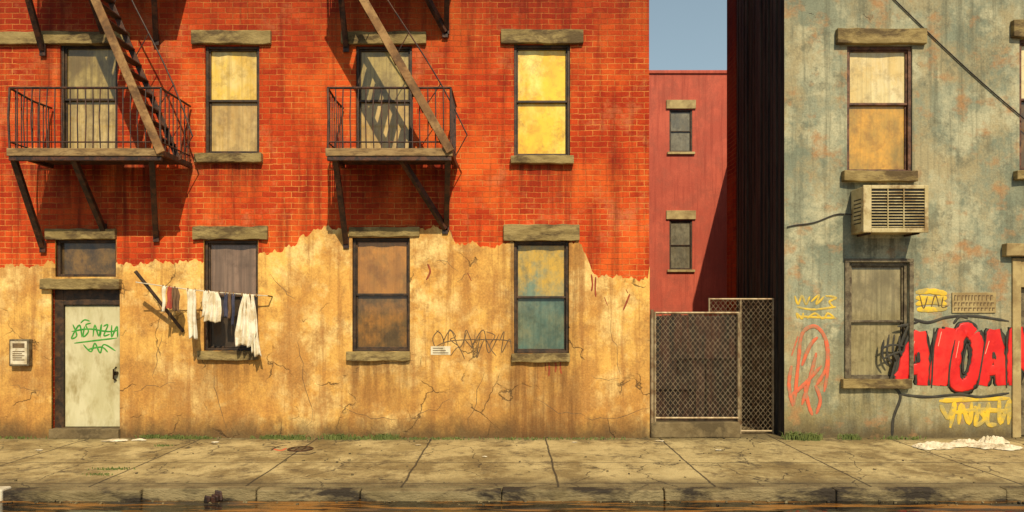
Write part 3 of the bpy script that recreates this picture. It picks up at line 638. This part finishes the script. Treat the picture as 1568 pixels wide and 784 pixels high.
def roadmat():
    m,nt,b=newmat('wet_asphalt'); v=coords(nt)
    w=rng(nt,noise(nt,coords(nt,(.6,2.5,1)),1.3,4,.6),.36,.46)
    g=noise(nt,v,70,4,.7)
    c=mix(nt,rng(nt,g,.3,.7),(.028,.024,.018),(.075,.062,.042)); c=mix(nt,w,c,(.010,.008,.006))
    painted_refl=rng(nt,noise(nt,coords(nt,(.5,4,1),(4,4,4)),1.6,5,.7),.49,.57,0,.9)
    c=mix(nt,painted_refl,c,(.34,.15,.03))  # reflected wall colours painted into the wet asphalt as warm patches
    nt.links.new(c,b.inputs['Base Color']); nt.links.new(rng(nt,w,0,1,.6,.05),b.inputs['Roughness']); b.inputs['IOR'].default_value=1.6
    h=mth(nt,'ADD',mth(nt,'MULTIPLY',noise(nt,coords(nt,(1,3,1)),3,2,.5),w),mth(nt,'MULTIPLY',g,mth(nt,'SUBTRACT',1.0,w)))
    bump(nt,b,h,.5,.015); return m
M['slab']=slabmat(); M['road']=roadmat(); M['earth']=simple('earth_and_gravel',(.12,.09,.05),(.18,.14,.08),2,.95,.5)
KY=-3.30
m=MB('ground',M['earth']); m.quad((-400,-400,-.16),(400,-400,-.16),(400,400,-.16),(-400,400,-.16)); m.done()
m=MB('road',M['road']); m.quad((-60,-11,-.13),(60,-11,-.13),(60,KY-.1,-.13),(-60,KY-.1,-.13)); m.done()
m=MB('sidewalk',M['slab']); m.box(-40,40,KY,.3,-.155,0); m.done()
m=MB('alley_pavement',M['conc']); m.box(-30,30,.3,40,-.155,-.004); m.done()
kb=MB('kerb',[M['kerb'],M['whitek']],bevel=.018)
x=-14.0
kr=random.Random(5)
while x<14:
    w_=kr.uniform(1.1,2.1)
    if x<-6.15 and x+w_>-6.15: w_=-6.15-x
    kb.box(x,x+w_-.012,KY-.17+kr.uniform(-.015,.015),KY-.003,-.15,.004+kr.uniform(-.010,.010),m=1 if (x<-6.2 and x>-9.5) else 0,j=.008); x+=w_
kb.done()
st=MB('broken_kerb_stone',M['iron'],bevel=.015)
for i in range(4): st.box(-3.70+i*.035,-3.62+i*.04,KY-.24+.02*i,KY-.19+.02*i,-.13,-.06+random.uniform(-.02,.05),j=.02)
st.done()
dg=MB('storm_drain',M['iron'],bevel=.006); dg.box(-8.2,-6.3,KY-.30,KY-.19,-.128,-.03); 
for i in range(15): dg.box(-8.15+i*.12,-8.10+i*.12,KY-.55,KY-.31,-.126,-.10)
dg.done()
def gxy(px_,py_):
    d=CH*F/(py_-HZ); return ((px_-784)*d/F, d-D)
# small round cover set in the pavement, with paint round it
cxy=gxy(460,688); e=empty('drain_cover')
m=MB('cover_plate',[M['iron'],M['conc']],e)
def ring(r0,r1,z0,mi,n=28):
    for i in range(n):
        a_=2*math.pi*i/n; b_=2*math.pi*(i+1)/n
        p0=(cxy[0]+r0*math.cos(a_),cxy[1]+r0*math.sin(a_),z0); p1=(cxy[0]+r1*math.cos(a_),cxy[1]+r1*math.sin(a_),z0)
        p2=(cxy[0]+r1*math.cos(b_),cxy[1]+r1*math.sin(b_),z0); p3=(cxy[0]+r0*math.cos(b_),cxy[1]+r0*math.sin(b_),z0)
        m.quad(p0,p1,p2,p3,m=mi)
        if mi==0: m.quad(p1,p2,(p2[0],p2[1],0),(p1[0],p1[1],0),m=0)
ring(.15,.20,.012,0); ring(.001,.15,.006,1); ring(.05,.08,.010,0)
for k in range(6):
    a_=k*math.pi/3; m.beam((cxy[0]+.08*math.cos(a_),cxy[1]+.08*math.sin(a_),.008),(cxy[0]+.15*math.cos(a_),cxy[1]+.15*math.sin(a_),.008),.018,.008)
m.done()
e=empty('sidewalk_paint_marks')
paint('outline',[[gxy(*q) for q in s] for s in [[(415,690),(425,684),(440,682)],[(405,683),(418,684),(430,686)],[(482,686),(492,683)],[(440,695),(470,696),(484,692)]]],.018,M['sprayblack'],e,.001,.12,horizontal=True)
paint('accent',[[gxy(*q) for q in s] for s in [[(418,687),(430,690),(438,686)]]],.03,M['sprayorange'],e,.001,.08,horizontal=True)
def weeds(name,spots,sub=1.0):
    mb=MB(name,M['weed']); r=random.Random(11)
    for (pxx,pyy,spread,cnt,hh) in spots:
        cx,cy=gxy(pxx,pyy); 
        for i in range(cnt):
            x=cx+r.gauss(0,spread); y=min(cy+r.gauss(0,.03),-.035); h=hh*r.uniform(.4,1.1); a=r.uniform(0,6.28); w_=r.uniform(.004,.010); l=r.uniform(.2,1.0)*h
            dx,dy=math.cos(a),math.sin(a)*.5
            p0=(x-w_,y,0);p1=(x+w_,y,0);m0=(x-w_+dx*l*.3,y+dy*l*.3-.0,h*.6);m1=(x+w_+dx*l*.3,y+dy*l*.3,h*.6);t_=(x+dx*l,y+dy*l,h*.8)
            mb.quad(p0,p1,m1,m0); mb.quad(m0,m1,t_)
    o=mb.done()
weeds('weeds',[(235,671,.12,110,.09),(275,672,.15,140,.09),(310,672,.12,80,.07),(415,672,.12,90,.09),(450,673,.15,140,.11),(515,673,.12,140,.13),(550,673,.12,90,.08),(590,673,.12,150,.13),(640,673,.2,60,.06),(690,673,.2,60,.06),(800,673,.3,70,.06),(900,673,.3,60,.06),(1215,673,.08,170,.17),(1240,674,.10,200,.16),(1302,673,.07,130,.12),(1380,673,.2,80,.08),(175,719,.14,60,.04),(155,727,.1,40,.03),(250,683,.08,40,.04),(20,672,.2,60,.07)])
def litter(name,cx,cy,rx,ry,h,seed,n=10,count=1,smin=.2,smax=.4):
    """loose sheets: low, softly creased scraps lying over each other, rounded uneven outlines"""
    r=random.Random(seed); mb=MB(name,M['paper'])
    for k in range(count):
        ox=cx+r.uniform(-rx,rx)*(count>1); oy=cy+r.uniform(-ry,ry)*(count>1); sx=rx if count==1 else r.uniform(smin,smax)*rx; sy=ry if count==1 else r.uniform(.5,.9)*ry*1.2; hh=h*r.uniform(.35,1); oy=min(oy,-.04-sy)
        f1,f2,f3,f4=(r.uniform(2,6) for _ in range(4)); ph=r.uniform(0,6); base=len(mb.v); rot=r.uniform(-.5,.5)
        for j in range(n+1):
            for i in range(n+1):
                u=(i/n-.5)*2; v=(j/n-.5)*2
                # square -> disc keeps the outline irregular but not spiky
                uu=u*math.sqrt(1-v*v/2); vv=v*math.sqrt(1-u*u/2); R=math.hypot(uu,vv); an=math.atan2(vv,uu)
                e_=1+.14*math.sin(3*an+ph)+.09*math.sin(7*an+ph*2)
                uu*=e_; vv*=e_
                cre=.5*abs(math.sin(f1*uu+f2*vv+ph))+.5*abs(math.sin(f3*vv-f4*uu+2*ph))
                zz=.006+.010*k/max(1,count)+hh*(.25+.75*cre)*(1-R*R)**.7*(.7) if R<1 else .006+.004*cre
                zz+=r.uniform(0,.006)
                mb.v.append((ox+(uu*math.cos(rot)-vv*math.sin(rot))*sx,oy+(uu*math.sin(rot)+vv*math.cos(rot))*sy,zz))
        for j in range(n):
            for i in range(n):
                q=base+j*(n+1)+i
                mb.f.append((q,q+1,q+n+2)); mb.f.append((q,q+n+2,q+n+1)); mb.mi+=[0,0]
    mb.done()
c=gxy(193,675); litter('crumpled_paper',c[0],c[1]-.06,.24,.07,.05,2,8,4,.5,.8)
c=gxy(1470,684); litter('crumpled_plastic_sheet',c[0],c[1]-.04,.80,.16,.11,4,12,14,.18,.34)
c=gxy(1500,680); litter('crumpled_plastic_sheet',c[0],c[1]-.02,.36,.11,.20,8,14,6,.35,.6)
for sx_,sy_,ss in ((330,678,.06),(640,682,.05),(742,700,.04),(1010,676,.08),(1100,690,.05),(60,690,.06),(880,678,.05)):
    c=gxy(sx_,sy_); litter('litter_scrap',c[0],c[1],ss,ss*.6,ss*.5,sx_,5,1)
db=MB('gutter_debris',M['kerb']); r=random.Random(3)
for i in range(420):
    x=r.uniform(-9,9); y=r.choice([r.gauss(-.08,.05),r.uniform(-3.2,-.1),KY-.2-abs(r.gauss(0,.08))]); y=min(y,-.05); s=r.uniform(.004,.016); z=0 if y>KY else -.13
    if KY-.2<y<KY: continue
    db.box(x-s,x+s,y-s,y+s,z,z+s*1.1,j=s*.4)
db.done()
# ================================================================ light, sky, camera
w=bpy.data.worlds.new('World'); scene.world=w; w.use_nodes=True; nt=w.node_tree
sk=nt.nodes.new('ShaderNodeTexSky'); sk.sky_type='NISHITA'; sk.sun_disc=False
dirv=Vector((-.25,1,-1.0)).normalized()
el=math.asin(-dirv.z); sk.sun_elevation=el; sk.sun_rotation=math.atan2(-dirv.x,-dirv.y)
sk.dust_density=2; sk.air_density=1.0
tc=nt.nodes.new('ShaderNodeTexCoord'); zz=sep(nt,tc.outputs['Generated'])[2]
haze=rng(nt,zz,0.05,.8,.95,.05)
skc=mix(nt,haze,sk.outputs[0],(6.4,8.6,9.6))
bg=nt.nodes['Background']; nt.links.new(skc,bg.inputs['Color']); bg.inputs['Strength'].default_value=.07
L=bpy.data.lights.new('sun','SUN'); L.energy=4.7; L.angle=math.radians(.5); L.color=(1,.84,.57)
lo=bpy.data.objects.new('sun',L); scene.collection.objects.link(lo); lo.rotation_euler=dirv.to_track_quat('-Z','Y').to_euler(); lo.location=(5,-20,20)
cam=bpy.data.cameras.new('camera'); co=bpy.data.objects.new('camera',cam); scene.collection.objects.link(co)
co.location=(0,-D,CH); co.rotation_euler=(math.pi/2,0,0); cam.sensor_width=36; cam.lens=36*F/1568; cam.shift_y=80/1568; cam.clip_end=1500
scene.camera=co
scene.view_settings.view_transform='Standard'; scene.view_settings.look='None'; scene.view_settings.exposure=0
